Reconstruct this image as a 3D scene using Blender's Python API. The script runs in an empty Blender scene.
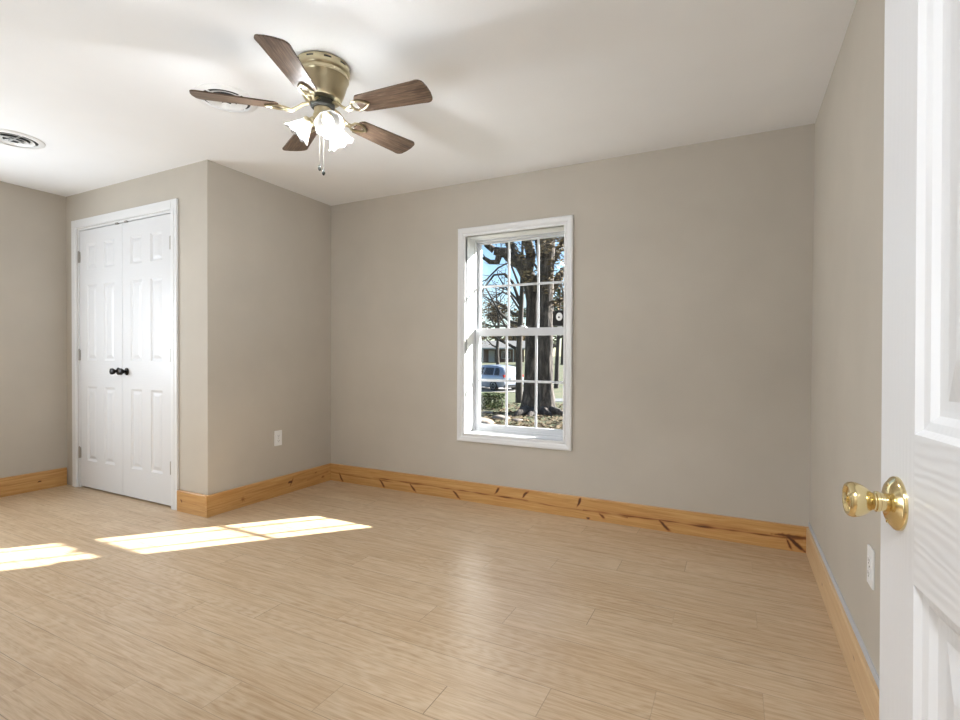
import bpy, bmesh, math, random
from mathutils import Vector, Matrix, noise
random.seed(11)
R = math.radians
PI = math.pi
scn = bpy.context.scene
C = scn.collection

# ------------------------------------------------------------------ camera, sky, sun, exposure
H = 2.44                      # ceiling height
W = 3.609                     # right wall
CD = 1.178                    # depth of the closet block
LX = -1.846                   # left wall
BY = -3.31                    # back wall (the camera stands in its doorway)
cam_pos = Vector((3.2199, -3.4101, 1.1161))
F_PX, YAW, PITCH, ROLL, SH = 503.588, -0.4687, -0.0125, 0.0055, 1.88
vd = Vector((math.sin(YAW)*math.cos(PITCH), math.cos(YAW)*math.cos(PITCH), math.sin(PITCH)))
vr = vd.cross(Vector((0, 0, 1))).normalized()
vu = vr.cross(vd)
vr, vu = vr*math.cos(ROLL)+vu*math.sin(ROLL), -vr*math.sin(ROLL)+vu*math.cos(ROLL)
cd = bpy.data.cameras.new('camera')
cam = bpy.data.objects.new('camera', cd)
C.objects.link(cam)
mw = Matrix((vr, vu, -vd)).transposed().to_4x4()
mw.translation = cam_pos
cam.matrix_world = mw
cd.sensor_width = 36.0
cd.lens = F_PX/960*36.0
cd.shift_y = SH/960
cd.clip_start = 0.02
cd.clip_end = 400
scn.camera = cam


def ray(x, y):
    return vd + vr*((x-480)/F_PX) - vu*((y-360-SH)/F_PX)


def at(x, y, Z):
    return cam_pos + ray(x, y)*Z


def on_ground(x, y, z):
    v = ray(x, y)
    return cam_pos + v*((z-cam_pos.z)/v.z)


SUN_TRAVEL = Vector((-0.895, -1.0, -0.645)).normalized()
sl = bpy.data.lights.new('sun', 'SUN')
sl.energy = 18.5
sl.color = (1.0, 0.97, 0.93)
sl.angle = R(0.5)
so = bpy.data.objects.new('sun', sl)
C.objects.link(so)
so.rotation_euler = SUN_TRAVEL.to_track_quat('-Z', 'Y').to_euler()
so.location = (8, 9, 6)

wd = bpy.data.worlds.new('sky')
scn.world = wd
wd.use_nodes = True
wt = wd.node_tree
bg = wt.nodes['Background']
sky = wt.nodes.new('ShaderNodeTexSky')
sky.sky_type = 'NISHITA'
sky.sun_disc = False
sky.sun_elevation = R(25)
sky.sun_rotation = math.atan2(0.925, 1.0)
sky.air_density = 1.0
sky.dust_density = 0.3
sky.ozone_density = 2.5
wt.links.new(sky.outputs['Color'], bg.inputs['Color'])
bg.inputs['Strength'].default_value = 0.125

scn.view_settings.view_transform = 'Standard'
scn.view_settings.look = 'None'
scn.view_settings.gamma = 1.0
scn.view_settings.use_curve_mapping = False
scn.view_settings.exposure = 1.06

BULB_W = 14.0                 # each of the three bulbs of the ceiling fan
HALL_W = 22.0                 # added fill lamp in the unseen hallway behind the camera
hl = bpy.data.lights.new('hallway_fill_light', 'AREA')
hl.energy = HALL_W
hl.shape = 'DISK'
hl.size = 0.35
hl.color = (0.92, 0.96, 1.0)
hlo = bpy.data.objects.new('hallway_fill_light', hl)
C.objects.link(hlo)
hlo.location = (3.05, -4.05, 2.33)


def fill_area(name, loc, direction, w, h, power):
    l = bpy.data.lights.new(name, 'AREA')
    l.shape = 'RECTANGLE'
    l.size, l.size_y = w, h
    l.energy = power
    l.color = (0.82, 0.91, 1.0)
    o = bpy.data.objects.new(name, l)
    C.objects.link(o)
    o.location = loc
    o.rotation_euler = Vector(direction).to_track_quat('-Z', 'Z').to_euler()
    return o


# added fill lights at two made-up windows behind the view
fill_area('back_fill_light', (1.78, BY+0.03, 1.35), (-0.15, 1, 0.45), 1.1, 1.4, 13)
fill_area('left_fill_light', (LX+0.03, -2.75, 1.35), (1, 0.0, 0.08), 1.0, 1.4, 31)

# ------------------------------------------------------------------ materials


def mat(name, col=(0.8, 0.8, 0.8), rough=0.5, metal=0.0, **kw):
    m = bpy.data.materials.new(name)
    m.use_nodes = True
    b = m.node_tree.nodes['Principled BSDF']
    b.inputs['Base Color'].default_value = (*col, 1)
    b.inputs['Roughness'].default_value = rough
    b.inputs['Metallic'].default_value = metal
    for k, v in kw.items():
        b.inputs[k.replace('_', ' ')].default_value = v
    return m


class NT:
    def __init__(s, m):
        s.t = m.node_tree
        s.b = s.t.nodes['Principled BSDF']

    def n(s, typ, **kw):
        x = s.t.nodes.new(typ)
        for k, v in kw.items():
            if k.startswith('i_'):
                x.inputs[k[2:].replace('_', ' ')].default_value = v
            else:
                setattr(x, k, v)
        return x

    def l(s, a, b):
        s.t.links.new(a, b)

    def math(s, op, a, b=None, clamp=False):
        x = s.n('ShaderNodeMath', operation=op, use_clamp=clamp)
        for i, v in enumerate((a, b)):
            if v is None:
                continue
            if isinstance(v, (int, float)):
                x.inputs[i].default_value = v
            else:
                s.l(v, x.inputs[i])
        return x.outputs[0]

    def ramp(s, fac, stops):
        x = s.n('ShaderNodeValToRGB')
        e = x.color_ramp.elements
        while len(e) < len(stops):
            e.new(0.5)
        for k, (p, c) in enumerate(stops):
            e[k].position = p
            e[k].color = (*c, 1) if len(c) == 3 else c
        s.l(fac, x.inputs['Fac'])
        return x.outputs['Color']

    def mix(s, fac, a, b, typ='MIX'):
        x = s.n('ShaderNodeMix', data_type='RGBA', blend_type=typ)
        for i, v in ((0, fac), (6, a), (7, b)):
            if isinstance(v, (int, float)):
                x.inputs[i].default_value = v
            elif isinstance(v, tuple):
                x.inputs[i].default_value = (*v, 1)
            else:
                s.l(v, x.inputs[i])
        return x.outputs[2]

    def coords(s, scale=(1, 1, 1), add=None, kind='Object'):
        tc = s.n('ShaderNodeTexCoord').outputs[kind]
        if add is not None:
            va = s.n('ShaderNodeVectorMath', operation='ADD')
            s.l(tc, va.inputs[0])
            s.l(add, va.inputs[1])
            tc = va.outputs[0]
        mp = s.n('ShaderNodeMapping')
        mp.inputs['Scale'].default_value = scale
        s.l(tc, mp.inputs['Vector'])
        return mp.outputs[0]

    def noise(s, vec, scale, detail=4, rough=0.55, dist=0.0):
        x = s.n('ShaderNodeTexNoise')
        x.inputs['Scale'].default_value = scale
        x.inputs['Detail'].default_value = detail
        x.inputs['Roughness'].default_value = rough
        x.inputs['Distortion'].default_value = dist
        s.l(vec, x.inputs['Vector'])
        return x.outputs['Fac']

    def bump(s, h, strength, dist):
        x = s.n('ShaderNodeBump')
        x.inputs['Strength'].default_value = strength
        x.inputs['Distance'].default_value = dist
        s.l(h, x.inputs['Height'])
        s.l(x.outputs[0], s.b.inputs['Normal'])


def paint(name, col, rough, scale=170, strength=0.25, dist=0.002, var=0.04):
    m = mat(name, col, rough)
    t = NT(m)
    co = t.coords()
    n1 = t.noise(co, scale, 3)
    n2 = t.noise(co, 2.3, 3)
    t.l(t.ramp(n2, [(0.3, tuple(c*(1-var) for c in col)), (0.7, tuple(min(1, c*(1+var)) for c in col))]), t.b.inputs['Base Color'])
    t.bump(n1, strength, dist)
    return m


M = {}
M['wall'] = paint('greige_wall_paint', (0.50, 0.455, 0.390), 0.75)
M['ceil'] = paint('white_ceiling_paint', (0.86, 0.86, 0.86), 0.9, 90, 0.2, 0.002, 0.015)
M['trim'] = mat('white_gloss_trim_paint', (0.74, 0.74, 0.74), 0.35)
M['vinyl'] = mat('white_window_vinyl', (0.60, 0.61, 0.63), 0.35)
M['plastic'] = mat('white_plastic', (0.82, 0.82, 0.81), 0.35)
M['slot'] = mat('dark_slot', (0.03, 0.03, 0.03), 0.7)
M['strip_shade'] = mat('painted_shade_grey', (0.50, 0.51, 0.53), 0.9)  # grey for the shade painted in above the right baseboard
M['black'] = mat('black_metal', (0.015, 0.013, 0.012), 0.35, 0.6)
M['steel'] = mat('satin_nickel', (0.42, 0.40, 0.37), 0.35, 1.0)
M['brass'] = mat('polished_brass', (0.76, 0.63, 0.35), 0.16, 1.0)
M['antique'] = mat('antique_brass', (0.56, 0.49, 0.33), 0.28, 1.0)
M['chain'] = mat('chain_metal', (0.40, 0.38, 0.34), 0.3, 1.0)
M['darkmetal'] = mat('dark_motor_metal', (0.03, 0.03, 0.025), 0.5, 0.5)

# white panel door skin with pressed wood grain: along stiles and panels, across rails
def door_skin(name, co_scale, direction, strength):
    m = mat(name, (0.70, 0.70, 0.71), 0.36)
    t = NT(m)
    co = t.coords(co_scale)
    wv = t.n('ShaderNodeTexWave', wave_type='BANDS', bands_direction=direction)
    wv.inputs['Scale'].default_value = 26
    wv.inputs['Distortion'].default_value = 9.0
    wv.inputs['Detail'].default_value = 2.0
    wv.inputs['Detail Scale'].default_value = 0.9
    t.l(co, wv.inputs['Vector'])
    t.bump(wv.outputs['Fac'], strength, 0.0016)
    return m


M['door'] = door_skin('white_pressed_grain_door', (1, 1, 0.10), 'X', 0.07)
M['rail'] = door_skin('white_pressed_grain_rail', (0.22, 0.22, 1), 'Z', 0.15)

# fan blade wood
m = mat('dark_walnut_blade', (0.10, 0.06, 0.035), 0.38)
t = NT(m)
co = t.coords((1.2, 16, 16))
n = t.noise(co, 9, 5, 0.6, 0.6)
t.l(t.ramp(n, [(0.30, (0.040, 0.024, 0.016)), (0.5, (0.105, 0.066, 0.043)), (0.70, (0.21, 0.145, 0.10))]), t.b.inputs['Base Color'])
M['blade'] = m

# lit frosted glass shade
m = bpy.data.materials.new('lit_frosted_glass')
m.use_nodes = True
nt = m.node_tree
nt.nodes.remove(nt.nodes['Principled BSDF'])
out = nt.nodes['Material Output']
tr = nt.nodes.new('ShaderNodeBsdfTranslucent')
tr.inputs['Color'].default_value = (0.32, 0.32, 0.315, 1)
tp = nt.nodes.new('ShaderNodeBsdfTransparent')
tp.inputs['Color'].default_value = (0.95, 0.95, 0.94, 1)
gl = nt.nodes.new('ShaderNodeBsdfGlossy')
gl.inputs['Roughness'].default_value = 0.25
em = nt.nodes.new('ShaderNodeEmission')
em.inputs['Color'].default_value = (1.0, 0.98, 0.95, 1)
em.inputs['Strength'].default_value = 0.06
a1 = nt.nodes.new('ShaderNodeMixShader')
a1.inputs[0].default_value = 0.15
nt.links.new(tr.outputs[0], a1.inputs[1])
nt.links.new(tp.outputs[0], a1.inputs[2])
a2 = nt.nodes.new('ShaderNodeMixShader')
a2.inputs[0].default_value = 0.06
nt.links.new(a1.outputs[0], a2.inputs[1])
nt.links.new(gl.outputs[0], a2.inputs[2])
ad = nt.nodes.new('ShaderNodeAddShader')
nt.links.new(a2.outputs[0], ad.inputs[0])
nt.links.new(em.outputs[0], ad.inputs[1])
nt.links.new(ad.outputs[0], out.inputs['Surface'])
M['shade'] = m

M['bulb'] = mat('lit_bulb', (1, 1, 1), 0.4)
b = M['bulb'].node_tree.nodes['Principled BSDF']
b.inputs['Emission Color'].default_value = (1, 0.97, 0.9, 1)
b.inputs['Emission Strength'].default_value = 2.5

# thin clear window glass: see-through with a Fresnel reflection
m = bpy.data.materials.new('clear_window_glass')
m.use_nodes = True
nt = m.node_tree
nt.nodes.remove(nt.nodes['Principled BSDF'])
out = nt.nodes['Material Output']
tp = nt.nodes.new('ShaderNodeBsdfTransparent')
tp.inputs['Color'].default_value = (0.93, 0.95, 0.95, 1)
gl = nt.nodes.new('ShaderNodeBsdfGlossy')
gl.inputs['Roughness'].default_value = 0.02
fr = nt.nodes.new('ShaderNodeLayerWeight')
fr.inputs['Blend'].default_value = 0.5
pw = nt.nodes.new('ShaderNodeMath')
pw.operation = 'POWER'
pw.inputs[1].default_value = 5.0
nt.links.new(fr.outputs['Facing'], pw.inputs[0])
ma = nt.nodes.new('ShaderNodeMath')
ma.operation = 'MULTIPLY_ADD'
ma.inputs[1].default_value = 0.97
ma.inputs[2].default_value = 0.02
nt.links.new(pw.outputs[0], ma.inputs[0])
mx = nt.nodes.new('ShaderNodeMixShader')
nt.links.new(ma.outputs[0], mx.inputs[0])
nt.links.new(tp.outputs[0], mx.inputs[1])
nt.links.new(gl.outputs[0], mx.inputs[2])
nt.links.new(mx.outputs[0], out.inputs['Surface'])
M['glass'] = m

# laminate floor
m = mat('light_oak_laminate', (0.5, 0.38, 0.26), 0.32)
t = NT(m)
off = t.n('ShaderNodeAttribute', attribute_name='plank_offset').outputs['Vector']
tone = t.n('ShaderNodeAttribute', attribute_name='plank_tone').outputs['Fac']
grain = t.noise(t.coords((0.75, 13, 1), off), 5.5, 6, 0.66, 0.9)
fine = t.noise(t.coords((3.5, 75, 1), off), 5.0, 3, 0.6)
patch = t.noise(t.coords((1.3, 4.5, 1), off), 2.2, 3, 0.5, 0.5)
wv = t.n('ShaderNodeTexWave', wave_type='RINGS', rings_direction='Y')
wv.inputs['Scale'].default_value = 8.0
wv.inputs['Distortion'].default_value = 9.0
wv.inputs['Detail'].default_value = 3.0
wv.inputs['Detail Scale'].default_value = 0.8
t.l(t.coords((0.6, 3.6, 1), off), wv.inputs['Vector'])
c0 = t.ramp(grain, [(0.32, (0.38, 0.245, 0.132)), (0.47, (0.50, 0.352, 0.212)), (0.62, (0.60, 0.452, 0.300))])
c1 = t.mix(t.math('MULTIPLY', wv.outputs['Fac'], t.math('MULTIPLY', t.math('SUBTRACT', patch, 0.42, True), 1.9, True)), c0, (0.67, 0.55, 0.40))
c2 = t.mix(t.math('MULTIPLY', t.math('SUBTRACT', fine, 0.50, True), 1.3, True), c1, (0.34, 0.22, 0.125))
c3 = t.mix(0.22, c2, t.ramp(tone, [(0.0, (0.42, 0.285, 0.168)), (1.0, (0.61, 0.475, 0.335))]))
uv = t.n('ShaderNodeUVMap', uv_map='plank')
sx = t.n('ShaderNodeSeparateXYZ')
t.l(uv.outputs[0], sx.inputs[0])
PLX, PLY = 1.264, 0.1498
ex = t.math('MINIMUM', sx.outputs[0], t.math('SUBTRACT', PLX, sx.outputs[0]))
ey = t.math('MINIMUM', sx.outputs[1], t.math('SUBTRACT', PLY, sx.outputs[1]))
worn = t.noise(t.coords((1.2, 3.0, 1)), 1.6, 2, 0.5)
wear = t.math('MULTIPLY', t.math('SUBTRACT', worn, 0.36, True), 3.4, True)
endw = t.math('ADD', t.math('MULTIPLY', t.math('POWER', tone, 2.0), 0.75), 0.12)
seam = t.math('MAXIMUM', t.math('MULTIPLY', t.math('LESS_THAN', ex, 0.0014), endw), t.math('MULTIPLY', t.math('LESS_THAN', ey, 0.0011), t.math('ADD', t.math('MULTIPLY', wear, 0.60), 0.20)))
c4 = t.mix(seam, c3, (0.13, 0.085, 0.05))
t.l(c4, t.b.inputs['Base Color'])
t.l(t.ramp(grain, [(0.3, (0.40,)*3), (0.7, (0.28,)*3)]), t.b.inputs['Roughness'])
t.bump(t.math('SUBTRACT', t.math('MULTIPLY', grain, 0.25), seam), 0.35, 0.0012)
M['floor'] = m

# pine baseboards: knots come from a mesh attribute
m = mat('clear_coated_pine', (0.6, 0.36, 0.14), 0.35)
t = NT(m)
kn = t.n('ShaderNodeAttribute', attribute_name='knot').outputs['Fac']
gx = t.n('ShaderNodeAttribute', attribute_name='grain').outputs['Vector']
mp = t.n('ShaderNodeMapping')
mp.inputs['Scale'].default_value = (1.0, 22, 1)
t.l(gx, mp.inputs['Vector'])
g1 = t.noise(mp.outputs[0], 3.0, 5, 0.6, 0.8)
mp2 = t.n('ShaderNodeMapping')
mp2.inputs['Scale'].default_value = (1.0, 3, 1)
t.l(gx, mp2.inputs['Vector'])
g2 = t.noise(mp2.outputs[0], 3.0, 3, 0.5)
a = t.ramp(g1, [(0.3, (0.40, 0.195, 0.060)), (0.5, (0.53, 0.295, 0.105)), (0.72, (0.64, 0.40, 0.17))])
a = t.mix(t.math('MULTIPLY', g2, 0.45), a, (0.56, 0.29, 0.085))
a = t.mix(t.math('MULTIPLY', kn, 1.6, True), a, (0.28, 0.085, 0.018))
a = t.mix(t.math('MULTIPLY', t.math('SUBTRACT', kn, 0.30, True), 1.7, True), a, (0.075, 0.026, 0.010))
t.l(a, t.b.inputs['Base Color'])
t.bump(g1, 0.1, 0.001)
M['pine'] = m

m = M['pine'].copy()
m.name = 'pale_bare_pine'
for nd in m.node_tree.nodes:
    if nd.type == 'VALTORGB':
        for e, c in zip(nd.color_ramp.elements, ((0.56, 0.36, 0.18), (0.66, 0.46, 0.26), (0.74, 0.56, 0.36))):
            e.color = (*c, 1)
    if nd.type == 'MIX' and tuple(round(v, 3) for v in nd.inputs[7].default_value)[:3] == (0.56, 0.29, 0.085):
        nd.inputs[7].default_value = (0.68, 0.45, 0.24, 1)
M['palepine'] = m

# outdoors


def noisy(name, stops, scale, rough=0.9, stretch=(1, 1, 1), detail=5, bump=None, dist=0.0):
    m = mat(name, stops[0][1], rough)
    t = NT(m)
    n = t.noise(t.coords(stretch), scale, detail, 0.6, dist)
    t.l(t.ramp(n, stops), t.b.inputs['Base Color'])
    if bump:
        t.bump(n, bump[0], bump[1])
    return m


M['bark'] = noisy('rough_oak_bark', [(0.34, (0.012, 0.010, 0.009)), (0.50, (0.045, 0.035, 0.030)), (0.66, (0.15, 0.12, 0.10))], 9, 0.95, (1, 1, 0.25), 6, (0.9, 0.05), 0.5)
M['twig'] = noisy('grey_branch_bark', [(0.3, (0.025, 0.021, 0.018)), (0.7, (0.08, 0.065, 0.055))], 6, 0.95, (1, 1, 0.4))
M['lawn'] = noisy('winter_lawn', [(0.30, (0.018, 0.030, 0.006)), (0.46, (0.042, 0.052, 0.011)), (0.58, (0.080, 0.073, 0.027)), (0.72, (0.10, 0.067, 0.034))], 1.7, 0.95, (1, 1, 1), 9)
M['litter'] = noisy('fallen_leaves', [(0.3, (0.04, 0.022, 0.010)), (0.5, (0.11, 0.070, 0.032)), (0.7, (0.22, 0.155, 0.08))], 3.0, 0.9)
M['brownleaf'] = noisy('dry_brown_leaves', [(0.3, (0.05, 0.036, 0.018)), (0.5, (0.15, 0.105, 0.052)), (0.7, (0.28, 0.21, 0.115))], 2.5, 0.9)
M['olive'] = noisy('olive_leaves', [(0.3, (0.025, 0.034, 0.010)), (0.55, (0.075, 0.082, 0.026)), (0.75, (0.16, 0.14, 0.06))], 1.5, 0.9)
M['hedge'] = noisy('hedge_leaves', [(0.3, (0.016, 0.03, 0.007)), (0.55, (0.05, 0.075, 0.015)), (0.75, (0.15, 0.155, 0.035))], 4.0, 0.9)
M['road'] = noisy('asphalt', [(0.3, (0.09, 0.09, 0.095)), (0.7, (0.14, 0.14, 0.145))], 5.0, 0.95)
M['concrete'] = noisy('pale_concrete', [(0.3, (0.15, 0.14, 0.13)), (0.7, (0.22, 0.20, 0.185))], 5.0, 0.95)
M['stone'] = noisy('garden_stone', [(0.3, (0.14, 0.11, 0.085)), (0.7, (0.27, 0.22, 0.18))], 6.0, 0.95)
M['carpaint'] = mat('silver_car_paint', (0.36, 0.39, 0.46), 0.25, 0.35)
M['carglass'] = mat('tinted_car_glass', (0.012, 0.014, 0.018), 0.08)
M['tyre'] = mat('tyre_rubber', (0.015, 0.015, 0.016), 0.85)
M['rim'] = mat('alloy_rim', (0.45, 0.46, 0.48), 0.3, 0.9)
M['redlens'] = mat('red_tail_lens', (0.35, 0.015, 0.012), 0.2)
M['plate'] = mat('white_number_plate', (0.7, 0.7, 0.7), 0.4)
M['housewall'] = noisy('red_brown_brick', [(0.3, (0.10, 0.065, 0.05)), (0.7, (0.16, 0.10, 0.08))], 4.0, 0.9)
M['houseroof'] = noisy('grey_shingles', [(0.3, (0.09, 0.085, 0.085)), (0.7, (0.15, 0.145, 0.14))], 4.0, 0.9)
M['housetrim'] = mat('white_house_trim', (0.42, 0.42, 0.41), 0.6)
m = mat('exterior_brick', (0.3, 0.15, 0.1), 0.85)
t = NT(m)
bk = t.n('ShaderNodeTexBrick')
bk.inputs['Color1'].default_value = (0.30, 0.135, 0.09, 1)
bk.inputs['Color2'].default_value = (0.24, 0.10, 0.07, 1)
bk.inputs['Mortar'].default_value = (0.45, 0.42, 0.38, 1)
bk.inputs['Scale'].default_value = 4.5
t.l(t.coords(), bk.inputs['Vector'])
t.l(bk.outputs['Color'], t.b.inputs['Base Color'])
M['brick'] = m

# ------------------------------------------------------------------ mesh helpers


class MB:
    def __init__(s):
        s.bm = bmesh.new()

    def box(s, a, b, bevel=0.0):
        x0, x1 = sorted((a[0], b[0]))
        y0, y1 = sorted((a[1], b[1]))
        z0, z1 = sorted((a[2], b[2]))
        v = [s.bm.verts.new(p) for p in ((x0, y0, z0), (x1, y0, z0), (x1, y1, z0), (x0, y1, z0), (x0, y0, z1), (x1, y0, z1), (x1, y1, z1), (x0, y1, z1))]
        fs = [s.bm.faces.new([v[i] for i in q]) for q in ((3, 2, 1, 0), (4, 5, 6, 7), (0, 1, 5, 4), (1, 2, 6, 5), (2, 3, 7, 6), (3, 0, 4, 7))]
        if bevel:
            es = list({e for f in fs for e in f.edges})
            bmesh.ops.bevel(s.bm, geom=es, offset=bevel, segments=2, affect='EDGES', profile=0.5)
        return s

    def poly(s, pts):
        return s.bm.faces.new([s.bm.verts.new(p) for p in pts])

    def prism(s, pts, vec):
        vec = Vector(vec)
        a = [s.bm.verts.new(p) for p in pts]
        b = [s.bm.verts.new(Vector(p)+vec) for p in pts]
        s.bm.faces.new(a[::-1])
        s.bm.faces.new(b)
        n = len(a)
        for i in range(n):
            s.bm.faces.new((a[i], a[(i+1) % n], b[(i+1) % n], b[i]))
        return s

    def tube(s, pts, rad, seg=8, cap=True):
        pts = [Vector(p) for p in pts]
        if not hasattr(rad, '__len__'):
            rad = [rad]*len(pts)
        rings = []
        up = None
        for i, p in enumerate(pts):
            d = (pts[min(i+1, len(pts)-1)]-pts[max(i-1, 0)]).normalized()
            if up is None:
                up = d.orthogonal().normalized()
            u = (up-d*up.dot(d))
            u = u.normalized() if u.length > 1e-6 else d.orthogonal().normalized()
            up = u
            w = d.cross(u)
            rings.append([s.bm.verts.new(p+(u*math.cos(2*PI*k/seg)+w*math.sin(2*PI*k/seg))*rad[i]) for k in range(seg)])
        for a, b in zip(rings, rings[1:]):
            for k in range(seg):
                s.bm.faces.new((a[k], a[(k+1) % seg], b[(k+1) % seg], b[k]))
        if cap:
            s.bm.faces.new(rings[0][::-1])
            s.bm.faces.new(rings[-1])
        return s

    def lathe(s, prof, seg=32, mtx=None, wob=None, cap=True):
        """prof: (radius, height) along +Z."""
        rings = []
        for j, (r, z) in enumerate(prof):
            ring = []
            for k in range(seg):
                a = 2*PI*k/seg
                rr, zz = (r, z) if wob is None else wob(j, a, r, z)
                p = Vector((rr*math.cos(a), rr*math.sin(a), zz))
                ring.append(s.bm.verts.new(mtx @ p if mtx else p))
            rings.append(ring)
        for a, b in zip(rings, rings[1:]):
            for k in range(seg):
                s.bm.faces.new((a[k], a[(k+1) % seg], b[(k+1) % seg], b[k]))
        if cap:
            s.bm.faces.new(rings[0][::-1])
            s.bm.faces.new(rings[-1])
        return s

    def build(s, name, m, parent=None, smooth=None, loc=None):
        bmesh.ops.recalc_face_normals(s.bm, faces=s.bm.faces)
        me = bpy.data.meshes.new(name)
        s.bm.to_mesh(me)
        s.bm.free()
        if smooth is not None:
            me.set_sharp_from_angle(angle=R(smooth))
            for p in me.polygons:
                p.use_smooth = True
        me.materials.append(m)
        o = bpy.data.objects.new(name, me)
        C.objects.link(o)
        if parent:
            o.parent = parent
        if loc:
            o.location = loc
        return o


def tag(o, label=None, cat=None, group=None, kind=None):
    if label:
        o['label'] = label
    if cat:
        o['category'] = cat
    if group:
        o['group'] = group
    if kind:
        o['kind'] = kind
    return o


def empty(name, loc=(0, 0, 0), rz=0.0):
    o = bpy.data.objects.new(name, None)
    o.empty_display_size = 0.1
    C.objects.link(o)
    o.location = loc
    o.rotation_euler = (0, 0, rz)
    return o


def axis_mtx(origin, direction):
    q = Vector(direction).normalized().to_track_quat('Z', 'Y').to_matrix().to_4x4()
    q.translation = Vector(origin)
    return q


# ------------------------------------------------------------------ room shell
T = 0.12
# window opening
WX0, WX1, WZ0, WZ1 = 1.367, 2.150, 0.520, 2.027
OX0, OX1, OZ0, OZ1 = WX0-0.014, WX1+0.014, WZ0-0.014, WZ1+0.014
mb = MB()
mb.box((LX-T, 0, -0.02), (OX0, 0.17, H)).box((OX1, 0, -0.02), (W+T, 0.17, H))
mb.box((OX0, 0, -0.02), (OX1, 0.17, OZ0)).box((OX0, 0, OZ1), (OX1, 0.17, H))
tag(mb.build('wall_window', M['wall']), 'greige painted wall with the window in it', 'wall', kind='structure')
mb = MB()
mb.box((LX-0.4, 0.17, -0.8), (OX0-0.10, 0.33, 2.75)).box((OX1, 0.17, -0.8), (W+0.4, 0.33, 2.75))
mb.box((OX0-0.10, 0.17, -0.8), (OX1, 0.33, OZ0-0.03)).box((OX0-0.10, 0.17, OZ1), (OX1, 0.33, 2.75))
tag(mb.build('wall_exterior', M['brick']), 'brick outer face of the window wall', 'wall', kind='structure')

tag(MB().box((W, BY-T, -0.02), (W+T, 0, H)).build('wall_right', M['wall']), 'greige painted wall behind the open white door', 'wall', kind='structure')
tag(MB().box((LX-T, BY-T, -0.02), (LX, 0, H)).build('wall_left', M['wall']), 'greige painted wall at the far left', 'wall', kind='structure')
# closet side wall
tag(MB().box((-0.10, -CD, 0), (0, 0, H)).build('wall_closet_side', M['wall']), 'greige side of the closet block with a white outlet', 'wall', kind='structure')
# closet front wall with opening
CX0, CX1, CZ = -1.665, -0.385, 2.150
mb = MB()
mb.box((LX, -CD, 0), (CX0, -CD+0.10, H)).box((CX1, -CD, 0), (-0.10, -CD+0.10, H)).box((CX0, -CD, CZ), (CX1, -CD+0.10, H))
tag(mb.build('wall_closet_front', M['wall']), 'greige closet front around the white double doors', 'wall', kind='structure')
# back wall with the doorway the camera stands in
DX0, DX1 = 2.675, 3.478
mb = MB()
mb.box((LX-T, BY-T, -0.02), (DX0, BY, H)).box((DX1, BY-T, -0.02), (W, BY, H)).box((DX0, BY-T, 2.09), (DX1, BY, H))
tag(mb.build('wall_back', M['wall']), 'greige wall with the doorway behind the camera', 'wall', kind='structure')
tag(MB().box((LX-T, BY-T, H), (W+T, 0.17, H+0.1)).build('ceiling', M['ceil']), 'flat white ceiling of the room', 'ceiling', kind='structure')
# hallway behind the camera
HX0, HX1, HY = 2.0, 4.3, -4.75
mb = MB()
mb.box((HX0-T, HY, -0.02), (HX0, BY-T, H)).box((HX1, HY, -0.02), (HX1+T, BY-T, H)).box((HX0-T, HY-T, -0.02), (HX1+T, HY, H))
mb.box((W+T, BY-2*T, -0.02), (HX1+T, BY-T, H))
tag(mb.build('wall_hallway', M['wall']), 'greige walls of the hallway behind the camera', 'wall', kind='structure')
tag(MB().box((HX0-T, HY-T, H), (HX1+T, BY-T, H+0.1)).build('ceiling_hallway', M['ceil']), 'white ceiling of the hallway behind the camera', 'ceiling', kind='structure')

# ------------------------------------------------------------------ floor planks
bm = bmesh.new()
lo = bm.faces.layers.float_vector.new('plank_offset')
lt = bm.faces.layers.float.new('plank_tone')
uvl = bm.loops.layers.uv.new('plank')
rnd = random.Random(5)
FX0, FX1, FY0, FY1 = LX-0.1, HX1+0.1, HY-0.1, 0.15
k0 = -6
for k in range(k0, 40):
    y1 = -0.755 - k*PLY+0.0005
    y0 = y1-PLY
    if y1 < FY0 or y0 > FY1:
        continue
    xs = 2.365 - 0.316*k
    xs -= math.ceil((xs-FX0)/PLX)*PLX
    x = xs
    while x < FX1:
        o3 = Vector((rnd.uniform(0, 40), rnd.uniform(0, 40), rnd.uniform(0, 40)))
        tn = rnd.random()
        ax, bx = max(x, FX0), min(x+PLX, FX1)
        ay, by = max(y0, FY0), min(y1, FY1)
        if bx > ax and by > ay:
            vs = [bm.verts.new((px, py, 0)) for px, py in ((ax, ay), (bx, ay), (bx, by), (ax, by))]
            f = bm.faces.new(vs)
            f[lo] = o3
            f[lt] = tn
            for lp in f.loops:
                lp[uvl].uv = (lp.vert.co.x-x, lp.vert.co.y-y0)
        x += PLX
me = bpy.data.meshes.new('floor')
bm.to_mesh(me)
bm.free()
me.materials.append(M['floor'])
fl = bpy.data.objects.new('floor', me)
C.objects.link(fl)
tag(fl, 'light oak laminate plank floor', 'floor', kind='structure')
tag(MB().box((FX0, FY0, -0.12), (FX1, FY1, -0.012)).build('trim_subfloor', M['concrete']), 'slab under the laminate floor', 'floor', kind='structure')

# ------------------------------------------------------------------ baseboards
HB = 0.1473


def px_s(px, py):
    """distance along the window wall of a baseboard pixel, and its height"""
    v = ray(px, py)
    p = cam_pos+v*((-0.02-cam_pos.y)/v.y)
    return p.x, p.z


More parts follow.
